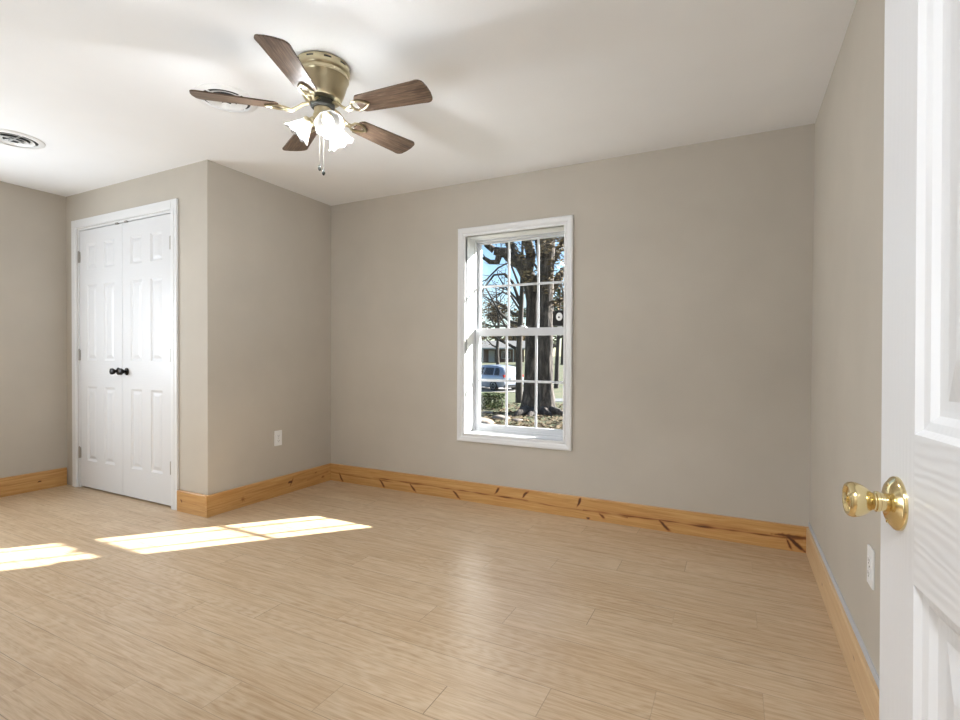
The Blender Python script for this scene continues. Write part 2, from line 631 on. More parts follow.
def baseboard(name, a, b, nrm, label, knots=(), streaks=(), thick=0.02, seed=0, hb=HB):
    """a,b floor points on the wall line; nrm points into the room; front face carries the knot pattern"""
    a, b, nrm = Vector(a), Vector(b), Vector(nrm)
    L = (b-a).length
    d = (b-a)/L
    step = 0.0045
    ns, nz = max(2, int(L/step)), int(hb/step)
    bm = bmesh.new()
    lk = bm.verts.layers.float.new('knot')
    lg = bm.verts.layers.float_vector.new('grain')
    rows = []

    def kv(s, z):
        v = 0.0
        for (ks, kz, w, h, ang, st) in knots:
            ds, dz = s-ks, z-kz
            u = ds*math.cos(ang)+dz*math.sin(ang)
            q = -ds*math.sin(ang)+dz*math.cos(ang)
            e = (u/w)**2+(q/h)**2
            if e < 6:
                u2 = u+w*0.55*math.sin(q/h*0.6)
                e = (u2/w)**2+((q+0.25*h*math.sin(u/w*2.4+ks*9))/(h*(0.55+0.5*(u/w+1)*0.5)))**2
                e *= 1+0.6*noise.noise(Vector((s*70, z*70, seed)))
                v = max(v, st*math.exp(-e*e*0.9)*1.0)
        for (s0, s1, z0, z1, w, st) in streaks:
            if s0 <= s <= s1:
                f = (s-s0)/(s1-s0)
                zc = z0+(z1-z0)*f+0.006*noise.noise(Vector((s*3.1, 0.3, seed)))+0.0025*noise.noise(Vector((s*14, 2.3, seed)))
                q = abs(z-zc)/(w*(0.75+0.6*noise.noise(Vector((s*5, 5.1, seed)))))
                if q < 2.5:
                    v = max(v, st*math.exp(-q*q)*(0.65+0.7*noise.noise(Vector((s*9, 8.1, seed)))))
        return v
    for i in range(ns+1):
        s = L*i/ns
        col = []
        for j in range(nz+1):
            z = hb*j/nz
            edge = 0.003 if j == nz else 0.0
            vt = bm.verts.new(a+d*s+nrm*(thick-edge)+Vector((0, 0, z)))
            vt[lk] = kv(s, z)
            vt[lg] = Vector((s+seed*7.3, z+0.012*math.sin(s*2.1+seed)+0.004*noise.noise(Vector((s*6, z*8, seed))), seed))
            col.append(vt)
        tb = bm.verts.new(a+d*s+Vector((0, 0, hb)))
        tb[lg] = Vector((s+seed*7.3, hb+0.02, seed))
        col.append(tb)
        rows.append(col)
    for c0, c1 in zip(rows, rows[1:]):
        for j in range(nz+1):
            bm.faces.new((c0[j], c1[j], c1[j+1], c0[j+1]))
    for c, rv in ((rows[0], False), (rows[-1], True)):
        bt = bm.verts.new(Vector(c[-1].co)-Vector((0, 0, hb)))
        bt[lg] = c[0][lg]
        q = [c[0], c[-2], c[-1], bt]
        bm.faces.new(q)
    bmesh.ops.recalc_face_normals(bm, faces=bm.faces)
    me = bpy.data.meshes.new(name)
    bm.to_mesh(me)
    bm.free()
    me.materials.append(M['pine'])
    o = bpy.data.objects.new(name, me)
    C.objects.link(o)
    return tag(o, label, 'baseboard', kind='structure')


def slash(px, up=False, st=0.85, w=0.045):
    x, _ = px_s(px[0], px[1])
    return (x, 0.112 if up else 0.040, w*(0.75 if up else 0.9), 0.0105, R((62 if up else -48)+(px[0]*37 % 26)-13), st)


ks = [slash((341, 473)), slash((382, 480)), slash((413, 484)), slash((456, 492)), slash((602, 512), st=0.7, w=0.03), slash((664, 522), w=0.05)]
ks += [slash((497, 488), True), slash((525, 490), True), slash((579, 498), True, 0.95)]
xk = px_s(795, 540)[0]
ks += [(xk, 0.05, 0.06, 0.012, R(-35), 0.95), (xk-0.03, 0.04, 0.03, 0.008, R(-60), 0.8), (xk-0.02, 0.085, 0.09, 0.012, R(4), 0.75), (px_s(588, 512)[0], 0.012, 0.012, 0.008, 0, 1.0)]
baseboard('baseboard_window', (0.0, 0, 0), (W, 0, 0), (0, -1, 0), 'knotty pine baseboard under the window', ks,
          [(0.0, 0.7, 0.075, 0.062, 0.006, 0.6), (0.5, 1.9, 0.080, 0.070, 0.007, 0.75), (1.6, 2.6, 0.07, 0.055, 0.006, 0.65), (2.3, 3.58, 0.062, 0.075, 0.008, 0.85), (2.4, 3.3, 0.075, 0.085, 0.004, 0.5)], seed=1)
baseboard('baseboard_closet_side', (0, -CD-0.02, 0), (0, -0.02, 0), (1, 0, 0), 'pine baseboard with a star knot under the closet-side outlet',
          [(0.28, 0.055, 0.022, 0.006, R(10), 0.42), (0.28, 0.055, 0.022, 0.006, R(75), 0.42), (0.28, 0.055, 0.022, 0.006, R(-45), 0.42), (0.72, 0.085, 0.02, 0.012, R(20), 0.95), (0.735, 0.08, 0.035, 0.006, R(65), 0.6), (1.08, 0.05, 0.02, 0.012, 0, 0.5), (1.0, 0.105, 0.012, 0.007, 0, 0.55)],
          [(0.3, 1.15, 0.09, 0.075, 0.006, 0.25), (0.9, 1.15, 0.06, 0.085, 0.01, 0.3)], seed=2)
baseboard('baseboard_closet_front', (CX1+0.075, -CD, 0), (0, -CD, 0), (0, -1, 0), 'short pine baseboard right of the closet doors',
          [(0.05, 0.08, 0.010, 0.012, 0, 0.7)], [(0.05, 0.27, 0.075, 0.07, 0.004, 0.3)], seed=3)
baseboard('baseboard_left', (LX, BY, 0), (LX, -CD-0.012, 0), (1, 0, 0), 'pine baseboard along the left wall',
          [(1.93, 0.07, 0.012, 0.007, R(15), 1.0), (1.55, 0.06, 0.015, 0.009, 0, 0.6)], [(0.3, 2.1, 0.1, 0.085, 0.004, 0.25)], seed=4)
baseboard('baseboard_right', (W, BY, 0), (W, -0.021, 0), (-1, 0, 0), 'pale pine baseboard along the right wall',
          [(2.0, 0.09, 0.012, 0.006, R(30), 0.55), (1.2, 0.05, 0.01, 0.005, R(60), 0.4), (2.7, 0.06, 0.015, 0.008, 0, 0.5)], [], 0.0165, seed=5).data.materials[0] = M['palepine']
baseboard('baseboard_back', (LX+0.02, BY, 0), (DX0-0.07, BY, 0), (0, 1, 0), 'pine baseboard along the back wall', [], [], seed=6)
tag(MB().box((W-0.004, BY, HB), (W, -0.001, HB+0.028)).build('shade_strip', M['strip_shade']), 'grey strip painting in the shade above the right baseboard', 'trim', kind='structure')  # thin grey strip stands in for the baseboard's shadow on the wall

# ------------------------------------------------------------------ window_1
win = empty('window_1', (0, 0, 0))
tag(win, 'white double-hung window with grilles in the far wall', 'window', kind='structure')


def frame_profile(x0, x1, z0, z1, prof):
    """mitred picture-frame moulding; prof = list of (outset from opening, y)"""
    mb = MB()
    rings = []
    for (o, y) in prof:
        rings.append([mb.bm.verts.new(p) for p in ((x0-o, y, z0-o), (x1+o, y, z0-o), (x1+o, y, z1+o), (x0-o, y, z1+o))])
    for a, b in zip(rings, rings[1:]):
        for k in range(4):
            mb.bm.faces.new((a[k], a[(k+1) % 4], b[(k+1) % 4], b[k]))
    return mb


def rect_frame(mb, x0, x1, z0, z1, l, r, b, t, y0, y1, bev=0.002):
    mb.box((x0, y0, z0), (x0+l, y1, z1), bev)
    mb.box((x1-r, y0, z0), (x1, y1, z1), bev)
    mb.box((x0+l, y0, z0), (x1-r, y1, z0+b), bev)
    mb.box((x0+l, y0, z1-t), (x1-r, y1, z1), bev)
    return mb


CW = 0.064
frame_profile(WX0, WX1, WZ0, WZ1, [(0.0, 0.02), (0.0, -0.010), (0.004, -0.013), (0.012, -0.013), (0.015, -0.010), (0.020, -0.010), (0.030, -0.017), (0.048, -0.020), (0.056, -0.020), (CW-0.003, -0.018), (CW, -0.014), (CW, 0.0)]).build('casing', M['trim'], win)
mb = MB()
mb.box((OX0, 0.0, OZ0), (WX0, 0.19, OZ1)).box((WX1, 0.0, OZ0), (OX1, 0.19, OZ1)).box((WX0, 0.0, OZ0), (WX1, 0.19, WZ0)).box((WX0, 0.0, WZ1), (WX1, 0.19, OZ1))
mb.build('jamb', M['trim'], win)
mb = MB()
rect_frame(mb, WX0, WX1, WZ0, WZ1, 0.007, 0.007, 0.012, 0.012, 0.150, 0.192, 0.001)
rect_frame(mb, WX0, WX1, WZ0, WZ1, 0.022, 0.022, 0.022, 0.020, 0.192, 0.225, 0.001)
mb.build('window_frame', M['vinyl'], win)
GY = {'lower': 0.171, 'upper': 0.205}


def sash(kind, z0, z1, b, t, y0, y1, stile):
    x0, x1 = WX0+0.008, WX1-0.008
    mb = MB()
    rect_frame(mb, x0, x1, z0, z1, stile, stile, b, t, y0, y1, 0.003)
    s = mb.build('sash', M['vinyl'], win)
    gx0, gx1, gz0, gz1 = x0+stile, x1-stile, z0+b, z1-t
    y = GY[kind]
    g = MB().box((gx0-0.004, y-0.0015, gz0-0.004), (gx1+0.004, y+0.0015, gz1+0.004)).build('pane', M['glass'], s)
    mb = MB()
    w = 0.009
    for x in (1.641, 1.884):
        mb.box((x-w, y-0.010, gz0-0.001), (x+w, y-0.0025, gz1+0.001), 0.002)
    zm = (gz0+gz1)/2
    for xa, xb in ((gx0-0.001, 1.641-w), (1.641+w, 1.884-w), (1.884+w, gx1+0.001)):
        mb.box((xa, y-0.009, zm-w), (xb, y-0.0025, zm+w), 0.002)
    mb.build('grille', M['vinyl'], s)
    return s


ls = sash('lower', WZ0+0.012, 1.329, 0.040, 0.059, 0.155, 0.187, 0.031)
us = sash('upper', 1.275, WZ1-0.012, 0.050, 0.012, 0.190, 0.218, 0.022)
mb = MB()
mb.box((1.735, 0.150, 1.329), (1.805, 0.182, 1.337), 0.002)
mb.lathe([(0.010, 0), (0.010, 0.010), (0.004, 0.014)], 12, Matrix.Translation((1.77, 0.168, 1.336)))
mb.box((1.765, 0.138, 1.339), (1.800, 0.150, 1.346), 0.002)
mb.build('sash_lock', M['vinyl'], win)
tb = MB()
tb.box((1.44, 0.157, 1.329), (1.475, 0.170, 1.334), 0.001).box((2.05, 0.157, 1.329), (2.085, 0.170, 1.334), 0.001)
tb.build('tilt_latch', M['vinyl'], win)
MB().box((OX0-0.10, 0.22, OZ0-0.05), (OX1, 0.36, OZ0-0.005), 0.003).build('outer_sill', M['vinyl'], win)

# small black device against the upper right pane
dv = empty('security_camera', (2.050, 0.2, 1.352))
tag(dv, 'small black box with a white oval front against the upper right window pane', 'camera')
MB().box((-0.045, -0.022, -0.012), (0.040, 0.0, 0.100), 0.006).build('housing', M['black'], dv)
MB().lathe([(0.024, 0), (0.024, 0.003), (0.018, 0.007), (0.006, 0.008)], 24, axis_mtx((0.008, -0.022, 0.055), (0, -1, 0)) @ Matrix.Diagonal((1, 1.25, 1, 1))).build('front_cover', M['plastic'], dv, 40)
MB().lathe([(0.007, 0), (0.007, 0.003), (0.003, 0.004)], 16, axis_mtx((0.008, -0.0295, 0.05), (0, -1, 0))).build('lens', M['slot'], dv, 40)

# made-up unseen windows: frames and sashes added round the two fill lights
for i, (lc, rzz, w, h, lab) in enumerate((((1.78, BY, 1.35), R(180), 1.1, 1.4, 'added unseen white window round the back fill light'), ((LX, -2.75, 1.35), R(90), 1.0, 1.4, 'added unseen white window round the left fill light'))):
    wn = empty('window_%d' % (i+2), lc, rzz)
    tag(wn, lab, 'window', kind='structure')
    mb = MB()
    rect_frame(mb, -w/2-0.065, w/2+0.065, -h/2-0.065, h/2+0.065, 0.065, 0.065, 0.065, 0.065, -0.02, 0.0, 0.003)
    mb.build('casing', M['trim'], wn)
    mb = MB()
    mb.box((-w/2, -0.055, -0.02), (w/2, -0.035, 0.02), 0.002).box((-0.01, -0.045, -h/2), (0.01, -0.035, -0.02)).box((-0.01, -0.045, 0.02), (0.01, -0.035, h/2))
    mb.build('sash', M['vinyl'], wn)

# ------------------------------------------------------------------ panel doors


def panel_door(mb, w, h, th, rects, z0=0.0, depth=1.0):
    """a slab of width w (x from 0), front at y=0 facing -Y, back at y=th; rects = raised panels (x0,x1,z0,z1)"""
    rings = [(0.0, 0.0), (0.004, 0.004), (0.010, 0.0055), (0.015, 0.009), (0.019, 0.0095), (0.026, 0.0095), (0.050, 0.0035), (0.053, 0.003)]
    xs = sorted({0.0, w, *[r[0] for r in rects], *[r[1] for r in rects]})
    zs = sorted({z0, z0+h, *[r[2] for r in rects], *[r[3] for r in rects]})
    for side in (0, 1):
        def P(x, z, d):
            y = d*depth if side == 0 else th-d*depth
            return (x, y, z)
        for xa, xb in zip(xs, xs[1:]):
            for za, zb in zip(zs, zs[1:]):
                if any(abs(r[0]-xa) < 1e-6 and abs(r[1]-xb) < 1e-6 and r[2] <= za+1e-6 and r[3] >= zb-1e-6 for r in rects):
                    prev = None
                    for (i, d) in rings:
                        i = i*depth
                        cur = [mb.bm.verts.new(P(*q, d)) for q in ((xa+i, za+i), (xb-i, za+i), (xb-i, zb-i), (xa+i, zb-i))]
                        if prev:
                            for k in range(4):
                                mb.bm.faces.new((prev[k], prev[(k+1) % 4], cur[(k+1) % 4], cur[k]))
                        prev = cur
                    mb.bm.faces.new(prev)
                else:
                    f = mb.poly([P(xa, za, 0), P(xb, za, 0), P(xb, zb, 0), P(xa, zb, 0)])
                    if xa > 0.02 and xb < w-0.02 and not any(r[2] <= za+1e-6 and r[3] >= zb-1e-6 for r in rects):
                        f.material_index = 1
    z1 = z0+h
    mb.poly([(0, 0, z0), (0, th, z0), (0, th, z1), (0, 0, z1)])
    mb.poly([(w, 0, z0), (w, th, z0), (w, th, z1), (w, 0, z1)])
    mb.poly([(0, 0, z0), (w, 0, z0), (w, th, z0), (0, th, z0)])
    mb.poly([(0, 0, z1), (w, 0, z1), (w, th, z1), (0, th, z1)])
    bmesh.ops.remove_doubles(mb.bm, verts=mb.bm.verts, dist=1e-5)


def knob_lathe(prof, m, mtx, name, parent, seg=32):
    return MB().lathe(prof, seg, mtx).build(name, m, parent, 35)


# closet casing
mb = MB()
for side, xx in ((0, CX0), (1, CX1)):
    sg = -1 if side == 0 else 1
    mb.box((xx, -CD-0.016, 0), (xx+sg*0.068, -CD, CZ+0.068 if True else CZ), 0.003)
    mb.box((xx+sg*0.004, -CD-0.019, 0), (xx+sg*0.040, -CD-0.014, CZ), 0.002)
mb.box((CX0, -CD-0.016, CZ), (CX1, -CD, CZ+0.068), 0.003)
mb.box((CX0-0.004, -CD-0.019, CZ+0.004), (CX1+0.004, -CD-0.014, CZ+0.040), 0.002)
# jambs
mb.box((CX0, -CD, 0), (CX0+0.018, -CD+0.10, CZ), 0.001).box((CX1-0.018, -CD, 0), (CX1, -CD+0.10, CZ), 0.001).box((CX0+0.018, -CD, CZ-0.018), (CX1-0.018, -CD+0.10, CZ), 0.001)
mb.box((CX0+0.018, -CD+0.055, 0), (CX0+0.03, -CD+0.095, CZ-0.018)).box((CX1-0.03, -CD+0.055, 0), (CX1-0.018, -CD+0.095, CZ-0.018))
tag(mb.build('trim_2', M['trim']), 'white casing around the closet double doors', 'door casing', kind='structure')
LEAF = 0.618
cxm = (CX0+CX1)/2
rl = []
for xa, xb in ((0.110, 0.255), (0.365, 0.510)):
    for za, zb in ((0.235, 0.845), (1.060, 1.675), (1.800, 2.012)):
        rl.append((xa, xb, za, zb))
for i, (x0, hs, kx, lab) in enumerate(((CX0+0.0205, 0, LEAF-0.055, 'left leaf of the white six-panel closet doors'), (cxm+0.002, 1, 0.055, 'right leaf of the white six-panel closet doors'))):
    y0 = -CD+0.004
    root = empty('door_%d' % (i+1), (x0, y0, 0.0))
    tag(root, lab, 'door', kind='structure')
    mb = MB()
    panel_door(mb, LEAF, 2.112, 0.035, rl, 0.014, 0.85)
    mb.build('door_leaf', M['door'], root).data.materials.append(M['rail'])
    for z in (0.29, 1.102, 1.912):
        hx = 0.0 if hs == 0 else LEAF
        mb = MB().tube([(hx, -0.007, z-0.045), (hx, -0.007, z+0.045)], 0.0065, 10)
        mb.tube([(hx, -0.007, z+0.045), (hx, -0.007, z+0.053)], [0.0065, 0.003], 10).box((hx-0.014, -0.003, z-0.043), (hx+0.014, 0.0, z+0.043), 0.0008)
        mb.build('hinge', M['steel'], root, 40)
    kz = 0.978
    mt = axis_mtx((kx, 0.0, kz), (0, -1, 0))
    k = knob_lathe([(0.010, 0.004), (0.010, 0.018), (0.0125, 0.022), (0.022, 0.034), (0.026, 0.044), (0.024, 0.053), (0.013, 0.058), (0.004, 0.059)], M['black'], mt, 'knob', root)
    knob_lathe([(0.029, 0), (0.029, 0.003), (0.024, 0.007), (0.012, 0.009), (0.011, 0.012)], M['black'], mt, 'rose', k)
    mx = LEAF-0.06 if hs == 0 else 0.06
    MB().box((mx-0.016, -0.012, 2.126-0.004), (mx+0.016, 0.006, 2.136), 0.002).build('catch', M['steel'], root)
# closet floor shadows come from real depth: interior shelf rod
tag(MB().tube([(LX+0.001, -0.55, 1.75), (-0.101, -0.55, 1.75)], 0.016, 12).build('trim_3', M['steel']), 'rod inside the closed closet', 'closet rod', kind='structure')

# ------------------------------------------------------------------ open room door (door_3)
Rz = Vector((3.405, -2.613, 0.933))          # centre of the rose on the door face
ang = R(4.6)
dvec = Vector((-math.sin(ang), math.cos(ang), 0))     # towards the latch edge
DW = 0.757
edge = Rz+dvec*0.059
hinge = edge-dvec*DW
# local x from hinge to latch edge, local -y is the face towards the room (-x)
rz = math.atan2(dvec.y, dvec.x)
LEAN = R(1.2)                                # the door hangs slightly out of plumb
hinge -= dvec*0.7*math.sin(LEAN)
dr = empty('door_3', (hinge.x, hinge.y, 0.0146), rz)
dr.rotation_euler = (0, LEAN, rz)
tag(dr, 'open white six-panel room door with a brass knob', 'door', kind='structure')
# after rotation by rz local +y points to world -x, so mirror: front face is local +y
pr = []
for xa, xb in ((0.108, 0.329), (0.428, 0.649)):
    for za, zb in ((0.235, 0.851), (1.026, 1.640), (1.745, 1.93)):
        pr.append((xa, xb, za, zb))
mb = MB()
panel_door(mb, DW, 2.032, 0.035, pr, 0.015, 1.6)
bmesh.ops.translate(mb.bm, verts=mb.bm.verts, vec=(0, -0.035, 0))
mb.build('door_leaf', M['door'], dr).data.materials.append(M['rail'])
KX = DW-0.059
kz = 0.933
for sgn in (1, -1):
    mt = axis_mtx((KX, 0.0 if sgn == 1 else -0.035, kz), (0, sgn, 0))
    rs = knob_lathe([(0.0335, 0.0), (0.0335, 0.003), (0.0325, 0.0045), (0.0315, 0.005), (0.026, 0.0095), (0.018, 0.0125), (0.0135, 0.013)], M['brass'], mt, 'rose', dr, 48)
    kb = knob_lathe([(0.0115, 0.012), (0.0115, 0.019), (0.0130, 0.020), (0.0130, 0.023), (0.0105, 0.0240), (0.0105, 0.0255), (0.0145, 0.0300), (0.0190, 0.0360), (0.0216, 0.0420), (0.0225, 0.0470), (0.0216, 0.0515), (0.0195, 0.0540), (0.0170, 0.0537), (0.0155, 0.0510), (0.0100, 0.0507), (0.0085, 0.0520), (0.0040, 0.0525)], M['brass'], mt, 'knob', dr, 48)
    knob_lathe([(0.0045, 0.0523), (0.0045, 0.0545), (0.003, 0.0553)], M['brass'], mt, 'lock_button', kb, 20)
    for sa in (-1, 1):
        p = mt @ Vector((0.0, 0.0225*sa, 0.0095))
        knob_lathe([(0.003, 0.0), (0.003, 0.002), (0.001, 0.0026)], M['brass'], axis_mtx(p, (0, sgn, 0)), 'screw', rs, 12)
MB().box((DW-0.0006, -0.029, kz-0.028), (DW+0.0012, -0.006, kz+0.028), 0.0004).build('latch_plate', M['brass'], dr)
for z in (0.25, 1.0, 1.8):
    MB().tube([(0.0, 0.006, z-0.045), (0.0, 0.006, z+0.045)], 0.006, 10).build('hinge', M['brass'], dr, 40)
# door frame of that doorway
mb = MB()
mb.box((DX0, BY-T, 0), (DX0+0.018, BY, 2.09)).box((DX1-0.012, BY-T, 0), (DX1, BY, 2.09)).box((DX0, BY-T, 2.072), (DX1, BY, 2.09))
mb.box((DX0-0.06, BY, 0), (DX0+0.004, BY+0.014, 2.15), 0.002).box((DX1-0.004, BY, 0), (DX1+0.06, BY+0.014, 2.15), 0.002).box((DX0+0.004, BY, 2.085), (DX1-0.004, BY+0.014, 2.15), 0.002)
tag(mb.build('trim_4', M['trim']), 'white frame of the doorway behind the camera', 'door casing', kind='structure')

# ------------------------------------------------------------------ outlets


def outlet(loc, rz, label):
    root = empty('wall_outlet', loc, rz)
    tag(root, label, 'outlet')
    MB().box((-0.036, -0.0065, -0.060), (0.036, 0.0, 0.060), 0.0025).build('cover_plate', M['plastic'], root)
    for z in (0.0205, -0.0205):
        mb = MB().box((-0.0165, -0.009, z-0.0145), (0.0165, -0.0062, z+0.0145), 0.0015)
        r = mb.build('receptacle', M['plastic'], root)
        MB().box((-0.0075, -0.0094, z-0.004), (-0.0055, -0.0088, z+0.006)).build('slot', M['slot'], r)
        MB().box((0.0055, -0.0094, z-0.003), (0.0075, -0.0088, z+0.005)).build('slot', M['slot'], r)
        MB().lathe([(0.0024, 0), (0.0024, 0.0006)], 12, axis_mtx((0, -0.0088, z-0.009), (0, -1, 0))).build('slot', M['slot'], r)
    MB().lathe([(0.003, 0), (0.003, 0.0012), (0.001, 0.0018)], 12, axis_mtx((0, -0.0065, 0), (0, -1, 0))).build('screw', M['steel'], root)
    return root


outlet((0.0, -0.584, 0.455), R(90), 'white outlet on the side of the closet block')
outlet((W, -1.458, 0.462), R(-90), 'white outlet on the right wall beside the open door')

# ------------------------------------------------------------------ ceiling vents


def vent(x, y, rad, label):
    root = empty('ceiling_vent', (x, y, H))
    tag(root, label, 'vent', 'round ceiling vents' if False else None)
    MB().lathe([(rad, 0.0), (rad, -0.004), (rad*0.95, -0.009), (rad*0.80, -0.011), (rad*0.78, -0.006), (rad*0.78, 0.0)], 48, cap=False).build('flange', M['plastic'], root, 40)
    MB().lathe([(rad*0.79, -0.0005), (rad*0.79, -0.0018)], 48).build('duct_opening', M['slot'], root)
    for f, z in ((0.67, -0.011), (0.49, -0.018), (0.31, -0.025), (0.15, -0.032)):
        MB().lathe([(rad*(f-0.15), z+0.009), (rad*(f-0.02), z+0.002), (rad*f, z), (rad*(f+0.005), z+0.001), (rad*(f-0.01), z+0.004), (rad*(f-0.14), z+0.010)], 48, cap=f < 0.3).build('louvre_ring', M['plastic'], root, 40)
    mb = MB()
    mb.box((-rad*0.78, -0.004, -0.006), (rad*0.78, 0.004, -0.002)).box((-0.004, -rad*0.78, -0.0058), (0.004, rad*0.78, -0.0022))
    mb.build('crossbar', M['plastic'], root)
    return root


vent(0.850, -1.662, 0.150, 'round white ceiling vent partly behind a fan blade')
vent(-0.770, -1.925, 0.150, 'round white ceiling vent near the left wall')

# ------------------------------------------------------------------ ceiling fan
fan = empty('ceiling_fan', (1.519, -1.664, H))
tag(fan, 'antique brass hugger ceiling fan with five dark wood blades and three lit shades', 'ceiling fan')
MB().lathe([(0.112, 0.0), (0.120, -0.004), (0.122, -0.012), (0.122, -0.034), (0.119, -0.040), (0.113, -0.044), (0.113, -0.052), (0.117, -0.056), (0.117, -0.064), (0.112, -0.070), (0.104, -0.100), (0.094, -0.132), (0.085, -0.152), (0.080, -0.158), (0.040, -0.160)], 64).build('motor_housing', M['antique'], fan, 35)
for k in range(10):
    a = 2*PI*k/10
    MB().prism([(0.1205*math.cos(a+q), 0.1205*math.sin(a+q), -0.014) for q in (-0.13, -0.065, 0.0, 0.065, 0.13)] + [(0.1227*math.cos(a+q), 0.1227*math.sin(a+q), -0.014) for q in (0.13, 0.065, 0.0, -0.065, -0.13)], (0, 0, -0.007)).build('vent_slot', M['slot'], fan)
MB().lathe([(0.050, -0.159), (0.054, -0.166), (0.054, -0.188), (0.046, -0.196), (0.040, -0.197)], 40).build('flywheel', M['darkmetal'], fan, 35)
MB().lathe([(0.030, -0.190), (0.038, -0.196), (0.038, -0.222), (0.042, -0.226), (0.042, -0.246), (0.036, -0.256), (0.022, -0.266), (0.008, -0.270)], 40).build('switch_housing', M['antique'], fan, 35)
ZB = -0.208
RB = 0.537


def blade_outline():
    pts = []
    # inner rounded end, widening to the tip with rounded corners; x radial, y across
    def wdt(x):
        f = (x-0.185)/(RB-0.185)
        return 0.050+0.017*f
    xs = [0.185, 0.205, 0.25, 0.33, 0.41, 0.48]
    up = [(0.187, 0.030), (0.195, 0.043)]+[(x, wdt(x)) for x in xs[1:]]
    cr = 0.030
    for i in range(7):
        a = R(90-i*15)
        up.append((RB-cr+cr*math.cos(a), wdt(RB)-cr+cr*math.sin(a)))
    up.append((RB+0.004, 0.018))
    return up+[(x, -y) for x, y in reversed(up)]


for k in range(5):
    a = R(294.44+72*k)
    e = Matrix.Rotation(a, 4, 'Z')
    pit = Matrix.Translation((0, 0, ZB)) @ Matrix.Rotation(R(-12), 4, 'X')
    mb = MB()
    mb.prism([(x, y, 0.0) for x, y in blade_outline()], (0, 0, 0.006))
    bmesh.ops.transform(mb.bm, matrix=pit, verts=mb.bm.verts)
    bl = mb.build('blade', M['blade'], fan)
    bl.rotation_euler = (0, 0, a)
    mb = MB()
    # bracket: curved arm from the flywheel to a shield-shaped ring under the blade
    for s in (-1, 1):
        mb.tube([(0.060, 0.006*s, -0.178), (0.085, 0.007*s, -0.186), (0.110, 0.008*s, -0.206), (0.135, 0.010*s, ZB-0.012), (0.165, 0.014*s, ZB-0.007)], 0.0055, 10)
    ring = [(0.160, 0.0), (0.166, 0.020), (0.180, 0.029), (0.200, 0.028), (0.228, 0.016), (0.246, 0.0), (0.228, -0.016), (0.200, -0.028), (0.180, -0.029), (0.166, -0.020), (0.160, 0.0)]
    mm = Matrix.Translation((0, 0, ZB)) @ Matrix.Rotation(R(-12), 4, 'X')
    mb.tube([mm @ Vector((x, y, -0.005)) for x, y in ring], 0.0055, 8, cap=False)
    ir = mb.build('blade_iron', M['antique'], bl, 40)
    for x, y in ((0.185, 0.018), (0.185, -0.018), (0.225, 0.0)):
        MB().lathe([(0.0045, 0.0), (0.0045, -0.002), (0.002, -0.004)], 10, mm @ Matrix.Translation((x, y, -0.0003))).build('screw', M['chain'], bl, 40)

for k in range(3):
    a = R(328+120*k)
    dirv = Vector((math.cos(a), math.sin(a), 0))
    tilt = R(48)                                     # shade axis below the horizontal
    ax = dirv*math.cos(tilt)+Vector((0, 0, -math.sin(tilt)))
    p0 = dirv*0.040+Vector((0, 0, -0.238))
    p1 = dirv*0.058+Vector((0, 0, -0.246))
    mb = MB().tube([p0-dirv*0.012+Vector((0, 0, 0.004)), p0, p1], 0.010, 14)
    mb.lathe([(0.012, -0.004), (0.022, 0.0), (0.026, 0.006), (0.026, 0.020), (0.022, 0.022)], 24, axis_mtx(p1, ax))
    sk = mb.build('socket', M['antique'], fan, 40)
    prof = [(0.023, 0.010), (0.025, 0.016), (0.029, 0.026), (0.035, 0.040), (0.041, 0.054), (0.046, 0.066), (0.052, 0.078), (0.060, 0.088), (0.063, 0.092)]
    n = len(prof)

    def wob(j, an, r, z):
        f = (j/(n-1))**2
        return r*(1+0.05*f*math.cos(8*an)), z+0.004*f*math.cos(8*an)
    sh = MB().lathe(prof, 64, axis_mtx(p1, ax), wob, cap=False).build('lamp_shade', M['shade'], fan, 60)
    bu = MB().lathe([(0.011, 0.018), (0.012, 0.026), (0.017, 0.036), (0.0235, 0.048), (0.0255, 0.058), (0.0225, 0.069), (0.014, 0.077), (0.004, 0.080)], 24, axis_mtx(p1, ax)).build('bulb', M['bulb'], sk, 60)
    pl = bpy.data.lights.new('bulb_light', 'POINT')
    pl.energy = BULB_W
    pl.color = (0.92, 0.96, 1.0)
    pl.shadow_soft_size = 0.030
    po = bpy.data.objects.new('bulb_light', pl)
    C.objects.link(po)
    po.parent = fan
    po.location = p1+ax*0.072

for dx, dy, zl in ((-0.004, -0.014, -0.455), (0.018, -0.012, -0.478)):
    mb = MB()
    z = -0.245
    mb.tube([(dx, dy, z), (dx, dy, zl)], 0.0006, 6)
    zz = z
    while zz > zl:
        bmesh.ops.create_icosphere(mb.bm, subdivisions=1, radius=0.0010, matrix=Matrix.Translation((dx, dy, zz)))
        zz -= 0.006
    ch = mb.build('pull_chain', M['chain'], fan)
    MB().lathe([(0.0015, 0.0), (0.004, -0.004), (0.0075, -0.014), (0.0075, -0.020), (0.004, -0.027), (0.001, -0.029)], 16, Matrix.Translation((dx, dy, zl))).build('pull_knob', M['darkmetal'], ch, 50)

# made-up lamp body added round the unseen hallway fill light
hlamp = empty('added_hallway_lamp', (3.05, -4.05, H))
tag(hlamp, 'added round white fill lamp in the unseen hallway', 'ceiling lamp')
MB().lathe([(0.16, 0.0), (0.17, -0.02), (0.16, -0.05), (0.12, -0.08), (0.02, -0.095)], 40).build('lamp_shade', M['plastic'], hlamp, 50)
MB().lathe([(0.178, 0.0), (0.180, -0.012), (0.165, -0.018)], 40).build('rim', M['antique'], hlamp, 50)

# ------------------------------------------------------------------ outdoors
GZ = -0.60


